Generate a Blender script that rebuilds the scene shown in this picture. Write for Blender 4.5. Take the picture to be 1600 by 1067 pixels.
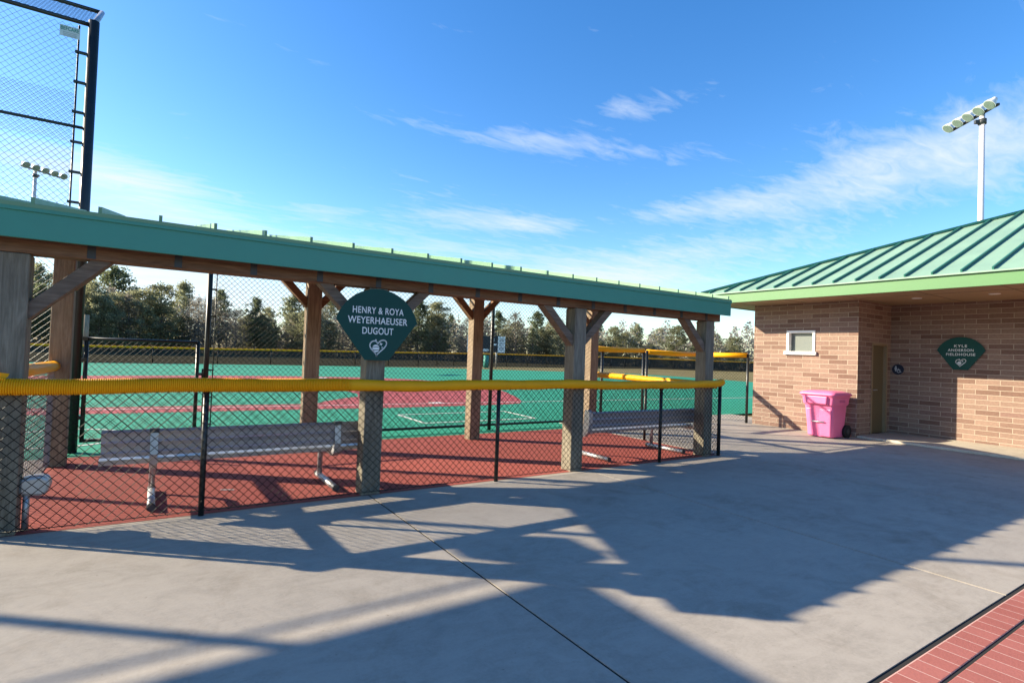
import bpy, math, random
from mathutils import Vector, Matrix
R = math.radians
rnd = random.Random(7)
for o in list(bpy.data.objects): bpy.data.objects.remove(o)
S = bpy.context.scene
COL = S.collection

# ------------------------------------------------------------------ camera
CAM_H = 1.5
yaw, pit, rol, FPX = R(33.26), R(1.305), R(2.041), 849.3
fwd = Vector((math.sin(yaw)*math.cos(pit), math.cos(yaw)*math.cos(pit), math.sin(pit)))
rt = Vector((math.cos(yaw), -math.sin(yaw), 0)); up = rt.cross(fwd)
c_, s_ = math.cos(rol), math.sin(rol)
r2 = c_*rt + s_*up; u2 = -s_*rt + c_*up
cd = bpy.data.cameras.new("camera"); cam = bpy.data.objects.new("camera", cd); COL.objects.link(cam)
cam.matrix_world = Matrix(((r2.x, u2.x, -fwd.x, 0), (r2.y, u2.y, -fwd.y, 0), (r2.z, u2.z, -fwd.z, CAM_H), (0, 0, 0, 1)))
cd.sensor_width = 36; cd.lens = FPX/1600*36; cd.clip_end = 2000; cd.clip_start = 0.05
S.camera = cam

# ------------------------------------------------------------------ light, sky, exposure
SUN_AZ, SUN_EL = 50.8, 24.0            # degrees left of +Y, degrees above the horizon
sdir = Vector((-math.sin(R(SUN_AZ))*math.cos(R(SUN_EL)), math.cos(R(SUN_AZ))*math.cos(R(SUN_EL)), math.sin(R(SUN_EL))))
sd = bpy.data.lights.new("sun", 'SUN'); sd.energy = 5.0; sd.angle = R(0.5); sd.color = (1.0, 0.87, 0.65)
so = bpy.data.objects.new("sun", sd); COL.objects.link(so)
so.rotation_euler = (-sdir).to_track_quat('-Z', 'Y').to_euler(); so.location = sdir*60
S.view_settings.view_transform = 'Standard'; S.view_settings.look = 'None'
S.view_settings.exposure = 1.40; S.view_settings.gamma = 1.0
W = bpy.data.worlds.new("World"); S.world = W; W.use_nodes = True
nt = W.node_tree; nt.nodes.clear()
def N(t, kind, **kw):
    n = t.nodes.new(kind)
    for k, v in kw.items(): setattr(n, k, v)
    return n
def setin(t, sock, v):
    if hasattr(v, 'is_linked') or hasattr(v, 'links'): t.links.new(v, sock)
    else: sock.default_value = v
def math_(t, op, a, b=None, clamp=False):
    n = N(t, 'ShaderNodeMath', operation=op); n.use_clamp = clamp
    setin(t, n.inputs[0], a)
    if b is not None: setin(t, n.inputs[1], b)
    return n.outputs[0]
def vmath(t, op, a, b=None):
    n = N(t, 'ShaderNodeVectorMath', operation=op)
    setin(t, n.inputs[0], a)
    if b is not None: setin(t, n.inputs[1], b)
    return n
def mixc(t, fac, a, b, mode='MIX'):
    n = N(t, 'ShaderNodeMix', data_type='RGBA', blend_type=mode)
    setin(t, n.inputs[0], fac); setin(t, n.inputs[6], a); setin(t, n.inputs[7], b)
    return n.outputs[2]
def ramp(t, fac, stops):
    n = N(t, 'ShaderNodeValToRGB')
    e = n.color_ramp.elements
    while len(e) < len(stops): e.new(0.5)
    for i, (p, c) in enumerate(stops):
        e[i].position = p; e[i].color = c if len(c) == 4 else (*c, 1)
    setin(t, n.inputs[0], fac)
    return n.outputs[0]
def world():
    t = nt
    sky = N(t, 'ShaderNodeTexSky', sky_type='NISHITA'); sky.sun_disc = False
    sky.sun_elevation = R(SUN_EL); sky.sun_rotation = R(-SUN_AZ)
    sky.air_density = 1.0; sky.dust_density = 0.35; sky.ozone_density = 2.6
    hs = N(t, 'ShaderNodeHueSaturation'); hs.inputs['Hue'].default_value = 0.506; hs.inputs['Saturation'].default_value = 1.31; hs.inputs['Value'].default_value = 1.09
    t.links.new(sky.outputs[0], hs.inputs['Color'])
    tc = N(t, 'ShaderNodeTexCoord'); d = vmath(t, 'NORMALIZE', tc.outputs['Generated']).outputs[0]
    sep = N(t, 'ShaderNodeSeparateXYZ'); t.links.new(d, sep.inputs[0])
    z = math_(t, 'MAXIMUM', sep.outputs[2], 0.015)
    zz = math_(t, 'ADD', z, 0.05)
    cmb = N(t, 'ShaderNodeCombineXYZ')
    t.links.new(math_(t, 'DIVIDE', sep.outputs[0], zz), cmb.inputs[0]); t.links.new(math_(t, 'DIVIDE', sep.outputs[1], zz), cmb.inputs[1])
    # high thin cloud: streaked noise laid on a flat layer overhead
    mp = N(t, 'ShaderNodeMapping'); mp.inputs['Rotation'].default_value = (0, 0, R(64)); mp.inputs['Scale'].default_value = (0.55, 1.5, 1)
    t.links.new(cmb.outputs[0], mp.inputs[0])
    n1 = N(t, 'ShaderNodeTexNoise'); n1.inputs['Scale'].default_value = 1.9; n1.inputs['Detail'].default_value = 9; n1.inputs['Roughness'].default_value = 0.62; n1.inputs['Distortion'].default_value = 0.55
    t.links.new(mp.outputs[0], n1.inputs[0])
    n2 = N(t, 'ShaderNodeTexNoise'); n2.inputs['Scale'].default_value = 8.5; n2.inputs['Detail'].default_value = 7; n2.inputs['Roughness'].default_value = 0.6; n2.inputs['Distortion'].default_value = 0.9
    t.links.new(mp.outputs[0], n2.inputs[0])
    nz = math_(t, 'ADD', math_(t, 'MULTIPLY', n1.outputs[0], 0.56), math_(t, 'MULTIPLY', n2.outputs[0], 0.44))
    # where the banks of cloud stand: azimuth, elevation, half width, half height, tilt (deg), amount
    banks = [(46.5,24.6,6,1.7,3,.20), (36,21.6,7,1.2,-3,.19), (49,20.2,7,1.5,-3,.15), (65,16.2,12,2.8,12,.25), (76,17.5,9,3.4,8,.26), (52,15.0,8,1.1,3,.23), (28,13.7,10,1.3,-1,.27), (36,13.2,4,.9,-2,.18),
             (26,10.6,18,1.0,0,.19), (56,11.2,9,1.2,1,.19), (44,8.2,10,1.8,-1,.44), (34,7.0,8,1.4,0,.28), (-1,13.3,5,2.2,-3,.25), (-8,13.6,6,2.4,5,.28), (3,11,10,1.5,0,.20), (2,4.6,15,3.8,0,.44), (24,4.5,14,2.0,0,.26), (13,13.3,3,.6,0,.18)]
    tot = None
    for az, el, sw, sh, tl, amt in banks:
        a, e = R(az), R(el)
        cdir = Vector((math.sin(a)*math.cos(e), math.cos(a)*math.cos(e), math.sin(e)))
        rr = Vector((math.cos(a), -math.sin(a), 0)); uu = rr.cross(cdir)
        ra = rr*math.cos(R(tl)) + uu*math.sin(R(tl)); ua = uu*math.cos(R(tl)) - rr*math.sin(R(tl))
        A = math_(t, 'MULTIPLY', vmath(t, 'DOT_PRODUCT', d, tuple(ra)).outputs['Value'], 1/math.sin(R(sw)))
        dd = math_(t, 'SUBTRACT', vmath(t, 'DOT_PRODUCT', d, tuple(ua)).outputs['Value'], 0.0)
        B = math_(t, 'MULTIPLY', dd, 1/math.sin(R(sh)))
        q = math_(t, 'ADD', math_(t, 'MULTIPLY', A, A), math_(t, 'MULTIPLY', B, B))
        g = math_(t, 'POWER', 2.71828, math_(t, 'MULTIPLY', q, -0.9))
        front = math_(t, 'GREATER_THAN', vmath(t, 'DOT_PRODUCT', d, tuple(cdir)).outputs['Value'], 0.0)
        g = math_(t, 'MULTIPLY', math_(t, 'MULTIPLY', g, front), amt)
        tot = g if tot is None else math_(t, 'ADD', tot, g)
    m = math_(t, 'SUBTRACT', math_(t, 'ADD', nz, tot), 0.592)
    m = math_(t, 'MULTIPLY', m, 2.3, clamp=True)
    m = math_(t, 'SMOOTH_MIN', m, 0.93, clamp=True) if False else math_(t, 'MULTIPLY', m, 0.9)
    cloud = (3.4, 3.75, 4.2, 1)
    col = mixc(t, m, hs.outputs[0], cloud)
    bg = N(t, 'ShaderNodeBackground'); t.links.new(col, bg.inputs[0]); bg.inputs[1].default_value = 0.10
    out = N(t, 'ShaderNodeOutputWorld'); t.links.new(bg.outputs[0], out.inputs[0])
world()

# ------------------------------------------------------------------ helpers
class MB:
    """collects boxes, bars, tubes and plates in world coordinates, then links them as ONE mesh object"""
    def __init__(s): s.v = []; s.f = []; s.sm = []; s.attr = []
    def add(s, vs, fs, smooth=False):
        b = len(s.v); s.v += [Vector(x) for x in vs]
        for f in fs: s.f.append([b+i for i in f]); s.sm.append(smooth)
    def box(s, x0, x1, y0, y1, z0, z1):
        s.add([(x0,y0,z0),(x1,y0,z0),(x1,y1,z0),(x0,y1,z0),(x0,y0,z1),(x1,y0,z1),(x1,y1,z1),(x0,y1,z1)],
              [(0,3,2,1),(4,5,6,7),(0,1,5,4),(1,2,6,5),(2,3,7,6),(3,0,4,7)])
        return s
    def hexa(s, p):      # eight corners, bottom ring then top ring
        s.add(p, [(0,3,2,1),(4,5,6,7),(0,1,5,4),(1,2,6,5),(2,3,7,6),(3,0,4,7)]); return s
    def bar(s, a, b, w, h, upv=(0,0,1)):   # rectangular bar from a to b
        a, b = Vector(a), Vector(b); d = (b-a).normalized(); u = Vector(upv)
        sx = d.cross(u).normalized(); u = sx.cross(d).normalized()
        P = []
        for q in (a, b):
            P += [q-sx*w/2-u*h/2, q+sx*w/2-u*h/2, q+sx*w/2+u*h/2, q-sx*w/2+u*h/2]
        s.add(P, [(0,1,2,3),(4,7,6,5),(0,4,5,1),(1,5,6,2),(2,6,7,3),(3,7,4,0)]); return s
    def tube(s, pts, rad, n=12, caps=True, smooth=True):
        pts = [Vector(p) for p in pts]; rs = rad if isinstance(rad, (list, tuple)) else [rad]*len(pts)
        b = len(s.v); ref = None
        for i, p in enumerate(pts):
            d = (pts[min(i+1, len(pts)-1)] - pts[max(i-1, 0)]).normalized()
            if ref is None:
                ref = d.orthogonal().normalized()
            ref = (ref - d*ref.dot(d)).normalized(); o = d.cross(ref)
            for k in range(n):
                a = 2*math.pi*k/n; s.v.append(p + (ref*math.cos(a) + o*math.sin(a))*rs[i])
        for i in range(len(pts)-1):
            for k in range(n):
                k2 = (k+1) % n
                s.f.append([b+i*n+k, b+i*n+k2, b+(i+1)*n+k2, b+(i+1)*n+k]); s.sm.append(smooth)
        if caps:
            s.f.append([b+k for k in range(n)][::-1]); s.sm.append(False)
            s.f.append([b+(len(pts)-1)*n+k for k in range(n)]); s.sm.append(False)
        return s
    def plate(s, pts, nrm, th):   # flat polygon with thickness
        nrm = Vector(nrm).normalized(); n = len(pts); P = [Vector(p) for p in pts]
        s.add([p - nrm*th/2 for p in P] + [p + nrm*th/2 for p in P],
              [list(range(n))[::-1], list(range(n, 2*n))] + [(i, (i+1) % n, n+(i+1) % n, n+i) for i in range(n)])
        return s
    def build(s, name, mat, parent=None, loc=None, bevel=0, kind=None):
        off = Vector(parent['_at']) if parent is not None and '_at' in parent else (Vector(loc) if loc is not None else Vector((0,0,0)))
        if parent is not None and '_at' not in parent: off = Vector(parent.get('_off', (0,0,0)))
        me = bpy.data.meshes.new(name)
        me.from_pydata([tuple(v-off) for v in s.v], [], s.f); me.update()
        me.polygons.foreach_set('use_smooth', s.sm)
        uv = me.uv_layers.new(name='uv')
        for p in me.polygons:
            n = p.normal; ax = max(range(3), key=lambda i: abs(n[i]))
            for li in p.loop_indices:
                v = s.v[me.loops[li].vertex_index]
                uv.data[li].uv = (v.y, v.z) if ax == 0 else ((v.x, v.z) if ax == 1 else (v.x, v.y))
        o = bpy.data.objects.new(name, me); COL.objects.link(o)
        if mat is not None: me.materials.append(mat)
        if parent is not None: o.parent = parent
        elif loc is not None: o.location = loc
        o['_off'] = tuple(off)
        if bevel:
            b = o.modifiers.new('bevel', 'BEVEL'); b.width = bevel; b.segments = 2; b.limit_method = 'ANGLE'
        if kind: o['kind'] = kind
        return o
def thing(name, label, cat, at, group=None):
    o = bpy.data.objects.new(name, None); COL.objects.link(o); o.location = at; o.empty_display_size = .1
    o['_at'] = tuple(at); o['label'] = label; o['category'] = cat
    if group: o['group'] = group
    return o
def tag(o, label, cat, group=None):
    o['label'] = label; o['category'] = cat
    if group: o['group'] = group
    return o
def copy_tree(o, parent=None):
    c = o.copy(); COL.objects.link(c)
    if parent: c.parent = parent
    for ch in list(o.children): copy_tree(ch, c)
    return c
def sheet(name, pts, z, mat, kind='structure'):
    m = MB(); m.add([(x, y, z) for x, y in pts], [list(range(len(pts)))])
    return m.build(name, mat, kind=kind)
def line_sheet(name, pts, w, z, mat):
    m = MB(); P = [Vector((x, y, 0)) for x, y in pts]
    L, Rr = [], []
    for i, p in enumerate(P):
        d = (P[min(i+1, len(P)-1)] - P[max(i-1, 0)]).normalized(); n = Vector((-d.y, d.x, 0))
        L.append(p+n*w/2); Rr.append(p-n*w/2)
    vs = [(q.x, q.y, z) for q in L] + [(q.x, q.y, z) for q in Rr]; n = len(P)
    m.add(vs, [(i, n+i, n+i+1, i+1) for i in range(n-1)])
    return m.build(name, mat, kind='structure')

# ------------------------------------------------------------------ materials
def mat_base(name, rough=0.6, metal=0.0, spec=0.4):
    m = bpy.data.materials.new(name); m.use_nodes = True
    b = m.node_tree.nodes['Principled BSDF']
    b.inputs['Roughness'].default_value = rough; b.inputs['Metallic'].default_value = metal
    b.inputs['Specular IOR Level'].default_value = spec
    return m, m.node_tree, b
def coords(t, kind='Object', scale=(1,1,1), rot=(0,0,0)):
    tc = N(t, 'ShaderNodeTexCoord'); mp = N(t, 'ShaderNodeMapping')
    mp.inputs['Scale'].default_value = scale; mp.inputs['Rotation'].default_value = rot
    t.links.new(tc.outputs[kind], mp.inputs[0]); return mp.outputs[0]
def noise(t, vec, scale, detail=5, rough=0.6, dist=0.0):
    n = N(t, 'ShaderNodeTexNoise'); n.inputs['Scale'].default_value = scale; n.inputs['Detail'].default_value = detail
    n.inputs['Roughness'].default_value = rough; n.inputs['Distortion'].default_value = dist
    t.links.new(vec, n.inputs[0]); return n.outputs[0]
def bump(t, b, h, strength=0.3, dist=0.01):
    n = N(t, 'ShaderNodeBump'); n.inputs['Strength'].default_value = strength; n.inputs['Distance'].default_value = dist
    t.links.new(h, n.inputs['Height']); t.links.new(n.outputs[0], b.inputs['Normal'])
def simple(name, col, rough=0.5, metal=0.0, var=0.15, scale=6, spec=0.4, bmp=0.0, kind='Object', stretch=(1,1,1)):
    m, t, b = mat_base(name, rough, metal, spec)
    v = coords(t, kind, stretch)
    f = noise(t, v, scale, 6, .62)
    lo = tuple(c*(1-var) for c in col); hi = tuple(min(1, c*(1+var)) for c in col)
    t.links.new(ramp(t, f, [(.3, lo), (.7, hi)]), b.inputs['Base Color'])
    t.links.new(math_(t, 'ADD', math_(t, 'MULTIPLY', f, .25), rough-.12), b.inputs['Roughness'])
    if bmp: bump(t, b, noise(t, v, scale*8, 3), bmp, .004)
    return m
def concrete_mat(name, base=(.40,.395,.375)):
    m, t, b = mat_base(name, .85, 0, .25)
    v = coords(t, 'Object')
    big = noise(t, v, .55, 5, .6, .6); mid = noise(t, v, 3.2, 7, .68, .8); fine = noise(t, v, 55, 4, .7)
    sw = noise(t, coords(t, 'Object', (1.2, 3.2, 1), (0, 0, R(28))), 2.3, 6, .7, 1.6)
    f = math_(t, 'ADD', math_(t, 'MULTIPLY', big, .34), math_(t, 'ADD', math_(t, 'MULTIPLY', mid, .28), math_(t, 'ADD', math_(t, 'MULTIPLY', sw, .22), math_(t, 'MULTIPLY', fine, .16))))
    lo = tuple(c*.72 for c in base); hi = tuple(c*1.18 for c in base)
    c1 = ramp(t, f, [(.36, lo), (.5, base), (.66, hi)])
    st = ramp(t, noise(t, v, 1.5, 8, .72, 1.0), [(.52, (1,1,1)), (.70, (.76,.74,.71))])
    sp = ramp(t, noise(t, v, 34, 2, .5), [(.70, (1,1,1)), (.78, (.74,.72,.70))])
    col = mixc(t, 1.0, mixc(t, .8, c1, st, 'MULTIPLY'), sp, 'MULTIPLY')
    t.links.new(col, b.inputs['Base Color'])
    bump(t, b, math_(t, 'ADD', math_(t, 'MULTIPLY', fine, .6), mid), .22, .006)
    return m
def rubber(name, col, vary=.2, big=.1, scale=120):
    m, t, b = mat_base(name, .9, 0, .2)
    v = coords(t, 'Object')
    g = noise(t, v, scale, 2, .6); l = noise(t, v, .35, 5, .6, .4); mid = noise(t, v, 2.6, 6, .7, .5)
    f = math_(t, 'ADD', math_(t, 'MULTIPLY', g, .5), math_(t, 'ADD', math_(t, 'MULTIPLY', l, .25), math_(t, 'MULTIPLY', mid, .25)))
    t.links.new(ramp(t, f, [(.32, tuple(c*(1-vary) for c in col)), (.68, tuple(c*(1+vary) for c in col))]), b.inputs['Base Color'])
    bump(t, b, g, .5, .004)
    return m
def wood(name, axis, tones):
    m, t, b = mat_base(name, .82, 0, .2)
    sc = {'x': (.9, 11, 11), 'y': (11, .9, 11), 'z': (11, 11, .9)}[axis]
    v = coords(t, 'Object', sc)
    g = noise(t, v, 1.6, 8, .7, 1.2); fine = noise(t, coords(t, 'Object', tuple(q*3 for q in sc)), 2.2, 4, .6, .3)
    blot = noise(t, coords(t, 'Object'), 1.7, 4, .6)
    f = math_(t, 'ADD', math_(t, 'MULTIPLY', g, .55), math_(t, 'ADD', math_(t, 'MULTIPLY', fine, .25), math_(t, 'MULTIPLY', blot, .2)))
    t.links.new(ramp(t, f, [(.34, tones[0]), (.5, tones[1]), (.66, tones[2])]), b.inputs['Base Color'])
    bump(t, b, math_(t, 'ADD', g, fine), .45, .006)
    return m
def brick_mat():
    m, t, b = mat_base('brick', .85, 0, .2)
    v = coords(t, 'UV')
    br = N(t, 'ShaderNodeTexBrick'); t.links.new(v, br.inputs['Vector'])
    br.inputs['Scale'].default_value = 1.0; br.inputs['Brick Width'].default_value = .385; br.inputs['Row Height'].default_value = .1016
    br.inputs['Mortar Size'].default_value = .0065; br.inputs['Mortar Smooth'].default_value = .25; br.inputs['Bias'].default_value = 0.0
    br.offset = .5
    br.inputs['Color1'].default_value = (0, 0, 0, 1); br.inputs['Color2'].default_value = (1, 1, 1, 1); br.inputs['Mortar'].default_value = (.5, .5, .5, 1)
    pal = ramp(t, br.outputs['Color'], [(0.0, (.165,.098,.076)), (.22, (.200,.125,.098)), (.5, (.240,.160,.126)), (.78, (.275,.188,.148)), (1.0, (.205,.124,.104))])
    fl = noise(t, v, 26, 5, .7); bg = noise(t, v, 1.3, 4)
    pal = mixc(t, .55, pal, ramp(t, fl, [(.3, (.62,.60,.58)), (.7, (1.2,1.2,1.18))]), 'MULTIPLY')
    pal = mixc(t, .4, pal, ramp(t, bg, [(.3, (.8,.8,.8)), (.7, (1.1,1.1,1.1))]), 'MULTIPLY')
    col = mixc(t, br.outputs['Fac'], pal, (.37, .31, .245, 1))
    t.links.new(col, b.inputs['Base Color'])
    h = math_(t, 'SUBTRACT', math_(t, 'MULTIPLY', fl, .3), br.outputs['Fac'])
    bump(t, b, h, .6, .008)
    return m
def paver_mat():
    m, t, b = mat_base('red_pavers', .85, 0, .2)
    v = coords(t, 'UV', (1, 1, 1), (0, 0, 0))
    br = N(t, 'ShaderNodeTexBrick'); t.links.new(v, br.inputs['Vector'])
    br.inputs['Scale'].default_value = 1.0; br.inputs['Brick Width'].default_value = .12; br.inputs['Row Height'].default_value = .4
    br.offset = 0.0; br.inputs['Mortar Size'].default_value = .0035; br.inputs['Mortar Smooth'].default_value = .2
    br.inputs['Color1'].default_value = (.31,.098,.078,1); br.inputs['Color2'].default_value = (.40,.145,.120,1); br.inputs['Mortar'].default_value = (.62,.42,.36,1)
    fl = noise(t, v, 60, 4, .7)
    wr = noise(t, v, 2.1, 5, .7)
    mort = math_(t, 'MULTIPLY', br.outputs['Fac'], ramp(t, noise(t, v, 5, 3), [(.30, (.15,.15,.15)), (.5, (1,1,1))]))
    base = mixc(t, mort, mixc(t, 0.0, br.outputs['Color'], (.34,.110,.090,1)), (.62,.42,.36,1))
    base2 = mixc(t, .75, (.34,.110,.090,1), base)
    t.links.new(mixc(t, .5, base2, ramp(t, math_(t, 'ADD', math_(t, 'MULTIPLY', fl, .5), math_(t, 'MULTIPLY', wr, .5)), [(.3, (.7,.7,.7)), (.7, (1.2,1.2,1.2))]), 'MULTIPLY'), b.inputs['Base Color'])
    bump(t, b, math_(t, 'SUBTRACT', fl, br.outputs['Fac']), .4, .004)
    return m
def foliage(name, a, bcol, c):
    m, t, b = mat_base(name, .7, 0, .25)
    tc = N(t, 'ShaderNodeTexCoord'); oi = N(t, 'ShaderNodeObjectInfo')
    g = noise(t, tc.outputs['Object'], .55, 4, .65); f = noise(t, tc.outputs['Object'], 4.0, 2, .6)
    v = math_(t, 'ADD', math_(t, 'MULTIPLY', g, .45), math_(t, 'ADD', math_(t, 'MULTIPLY', f, .30), math_(t, 'MULTIPLY', oi.outputs['Random'], .25)))
    col = ramp(t, v, [(.30, a), (.48, bcol), (.66, c)])
    t.links.new(col, b.inputs['Base Color'])
    tr = N(t, 'ShaderNodeBsdfTranslucent'); t.links.new(col, tr.inputs[0])
    mx = N(t, 'ShaderNodeMixShader'); mx.inputs[0].default_value = .62
    t.links.new(b.outputs[0], mx.inputs[1]); t.links.new(tr.outputs[0], mx.inputs[2])
    t.links.new(mx.outputs[0], t.nodes['Material Output'].inputs[0])
    return m
def grass_mat():
    m, t, b = mat_base('dry_grass', .95, 0, .1)
    v = coords(t, 'Object')
    f = math_(t, 'ADD', math_(t, 'MULTIPLY', noise(t, v, .12, 6, .65), .55), math_(t, 'MULTIPLY', noise(t, v, 3.0, 5, .7), .45))
    t.links.new(ramp(t, f, [(.34, (.115,.10,.040)), (.5, (.17,.14,.062)), (.66, (.215,.17,.08))]), b.inputs['Base Color'])
    bump(t, b, noise(t, v, 9, 4), .6, .05)
    return m
def glass_mat():
    m, t, b = mat_base('frosted_glass', .35, 0, .6)
    f = noise(t, coords(t, 'Object'), 60, 3)
    t.links.new(ramp(t, f, [(.3, (.085,.105,.10)), (.7, (.13,.15,.14))]), b.inputs['Base Color'])
    bump(t, b, f, .3, .002)
    return m
CONC = concrete_mat('concrete', (.345,.307,.262)); CONC_L = concrete_mat('pale_concrete', (.43,.385,.315)); SOIL = simple('joint_filler', (.022,.02,.018), .95)
GREEN = rubber('green_rubber', (.020,.232,.146), .2); REDF = rubber('red_rubber', (.31,.076,.060), .30); INFIELD = rubber('infield_red_rubber', (.33,.070,.076), .14)
CHALK = simple('white_line_paint', (.62,.60,.55), .7, var=.1, scale=9)
GRASS = grass_mat(); BRICK = brick_mat(); PAVER = paver_mat()
WZ = wood('grey_timber_upright', 'z', [(.085,.074,.055), (.185,.165,.128), (.30,.27,.21)])
WZB = wood('brown_timber_upright', 'z', [(.125,.09,.062), (.245,.182,.128), (.37,.295,.21)])
WX = wood('brown_timber_beam', 'x', [(.085,.046,.026), (.19,.105,.060), (.29,.175,.105)])
WBR = wood('grey_brown_timber_brace', 'x', [(.075,.055,.042), (.165,.125,.095), (.27,.215,.165)])
WY = wood('brown_timber_rafter', 'y', [(.10,.055,.03), (.21,.125,.07), (.30,.19,.11)])
FASCIA_SHADE = simple('shaded_fascia_paint', (.048,.26,.19), .42, var=.05, scale=3)  # green fascia paint of the dugout, with its shade put into the colour
ROOFM = simple('green_roof_metal', (.15,.30,.17), .45, .0, var=.06, scale=2.5, spec=.3)
ROOFG = simple('green_hip_roof_metal', (.225,.355,.26), .42, .0, var=.08, scale=1.5, spec=.25)
SEAMG = simple('dark_green_seam_metal', (.030,.150,.115), .42, .0, var=.06, scale=2.5, spec=.3)
FASCIA_SUN = simple('sunlit_fascia_paint', (.080,.20,.075), .5, var=.04, scale=2)  # same paint as the dugout fascia, with sunlight put into the colour
SOFF = simple('tan_soffit_panel', (.33,.225,.125), .7, var=.06, scale=3)
BLACK = simple('black_vinyl_coat', (.012,.014,.014), .38, var=.2, scale=10, spec=.5)
WIRE = simple('black_coated_wire', (.008,.009,.009), .6, spec=.12)
GWIRE = simple('dark_backstop_wire', (.03,.034,.04), .5, spec=.4)
YEL = simple('yellow_plastic_cap', (.84,.365,.004), .5, var=.07, scale=4, spec=.2)
ALU = simple('brushed_aluminium', (.42,.425,.44), .42, .75, var=.10, scale=5, stretch=(.3,6,6))
STEEL = simple('galvanised_steel', (.44,.445,.455), .45, .7, var=.12, scale=14)
SIGN = simple('dark_green_sign_face', (.004,.058,.048), .5, var=.08, scale=3, spec=.2)
SIGNW = simple('white_sign_lettering', (.74,.78,.76), .5, var=.04)
PINK = simple('pink_plastic', (.82,.165,.34), .42, var=.05, scale=3, spec=.45)
TYRE = simple('black_tyre_rubber', (.012,.012,.013), .8)
WHITE = simple('white_window_frame', (.80,.79,.76), .45, var=.03)
GLASS = glass_mat()
DOORM = simple('olive_door_paint', (.135,.105,.055), .5, var=.08, scale=3); DFRAME = simple('tan_door_frame', (.26,.19,.11), .5, var=.06)
BLUE = simple('navy_sign_plastic', (.008,.014,.035), .35, var=.05)
SCREEN = simple('mesh_and_understory_shade', (.022,.026,.025), .9, var=.4, scale=2)  # dark tone for fence mesh plus the shaded understory behind it
t_ = SCREEN.node_tree; mx_ = N(t_, 'ShaderNodeMixShader'); tp_ = N(t_, 'ShaderNodeBsdfTransparent'); mx_.inputs[0].default_value = .40
t_.links.new(t_.nodes['Principled BSDF'].outputs[0], mx_.inputs[1]); t_.links.new(tp_.outputs[0], mx_.inputs[2]); t_.links.new(mx_.outputs[0], t_.nodes['Material Output'].inputs[0])
POLEM = simple('pale_painted_pole', (.62,.60,.62), .5, .1, var=.06)
LAMPM = simple('pale_lamp_housing', (.66,.67,.66), .45, .1, var=.06); LENS = simple('lamp_lens', (.20,.25,.22), .25, .0, var=.1, spec=.7)
DARKM = simple('dark_grey_metal', (.05,.055,.06), .5, .3)
GREENP = simple('green_pole_padding', (.03,.20,.16), .6)
BARK = wood('grey_bark', 'z', [(.06,.048,.038), (.13,.105,.085), (.22,.185,.15)])

# ------------------------------------------------------------------ ground, field, paving
sheet('ground', [(-600,-300), (600,-300), (600,600), (-600,600)], -.06, GRASS)
field = [(-46,8.76), (7.66,8.76), (7.66,9.62), (34,9.62), (37.2,16), (38.6,24.6), (39.5,33), (38.6,37.6), (34,40.2), (27.9,42.6), (20,44.6), (11.3,45.4), (4,44.9), (-3.75,43.7), (-14,41.2), (-26,36.5), (-38,28), (-46,18)]
sheet('play_field', field, -.012, GREEN)
skin = [(3.4,13.65), (5,13.52), (7,13.55), (8.6,13.62), (9.5,13.85), (9.95,14.5), (10.6,15.7), (11.6,18), (12.35,20.2), (12.5,22.5), (12.1,24.7), (11.4,26.2), (10,27.6), (9,28.1), (6,28.8), (2,28.9), (-3,28), (-8,26.5),
        (-8,23.5), (-3,24.6), (2,25), (4.6,24.2), (5.6,22.6), (5.7,18), (5.4,16.9), (4.9,16.5), (4.05,15.6), (3.66,14.95), (-14,15.5), (-14,14.25)]
sheet('infield_path', skin, -.008, INFIELD)
line_sheet('foul_line', [(-14,15.05), (40,13.25)], .085, -.004, CHALK)
box_pts = [(4.79,12.01), (4.77,10.48), (7.62,10.49), (7.71,12.02), (4.79,12.01)]
mb = MB()
for a, b in zip(box_pts, box_pts[1:]): mb.bar((a[0],a[1],-.006), (b[0],b[1],-.006), .07, .004)
mb.build('coach_box_line', CHALK, kind='structure')
line_sheet('batter_circle_line', [(-1.15+.86*math.cos(a*math.pi/24), 10.6+.92*math.sin(a*math.pi/24)) for a in range(0, 49)], .06, -.006, CHALK)
mb = MB(); mb.plate([(6.72,14.25,.0), (7.1,14.25,.0), (7.1,14.6,.0), (6.72,14.6,.0)], (0,0,1), .01)
tag(mb.build('base_plate', CHALK, loc=(0,0,0)), 'white square base lying on the near foul line in the red infield', 'base')
mb = MB(); mb.plate([(6.6,27.1,.0), (7.1,27.1,.0), (7.1,27.5,.0), (6.6,27.5,.0)], (0,0,1), .01)
tag(mb.build('base_plate', CHALK, loc=(0,0,0)), 'white square base lying in the far red band across the green field', 'base')
line_sheet('field_marking', [(18.2,36.2), (21.1,38.0)], .35, -.006, simple('dark_green_mark', (.015,.14,.12), .9))
# dugout floor and its subbase
sheet('dugout_floor', [(-14,5.5), (7.56,5.5), (7.56,8.78), (-14,8.78)] if False else [(-.98,5.49), (7.62,5.49), (7.62,8.78), (-.98,8.78)], -.002, REDF)
sheet('soil', [(-16,-14), (13.9,-14), (13.9,5.48), (-16,5.48)], -.006, SOIL)
xs = [-15.8, -12.85, -9.9, -6.95, -4.0, -1.05, 1.9, 4.85, 7.8, 10.75, 13.86]
mbs = []
def slab(x0, x1, y0, y1, mat=CONC, z=0.0):
    m = MB(); m.box(x0+.009, x1-.009, y0, y1, z-.10, z); return m.build('concrete_slab', mat, kind='structure')
for a, b in zip(xs, xs[1:]): slab(a, b, 1.235, 5.475)
for a, b in zip(xs[:4], xs[1:5]): slab(a, b, 5.485, 9.6)
slab(-4.0, -.985, 5.485, 8.75)
slab(7.63, 10.75, 5.485, 9.6); slab(10.75, 13.86, 5.485, 9.6)
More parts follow.
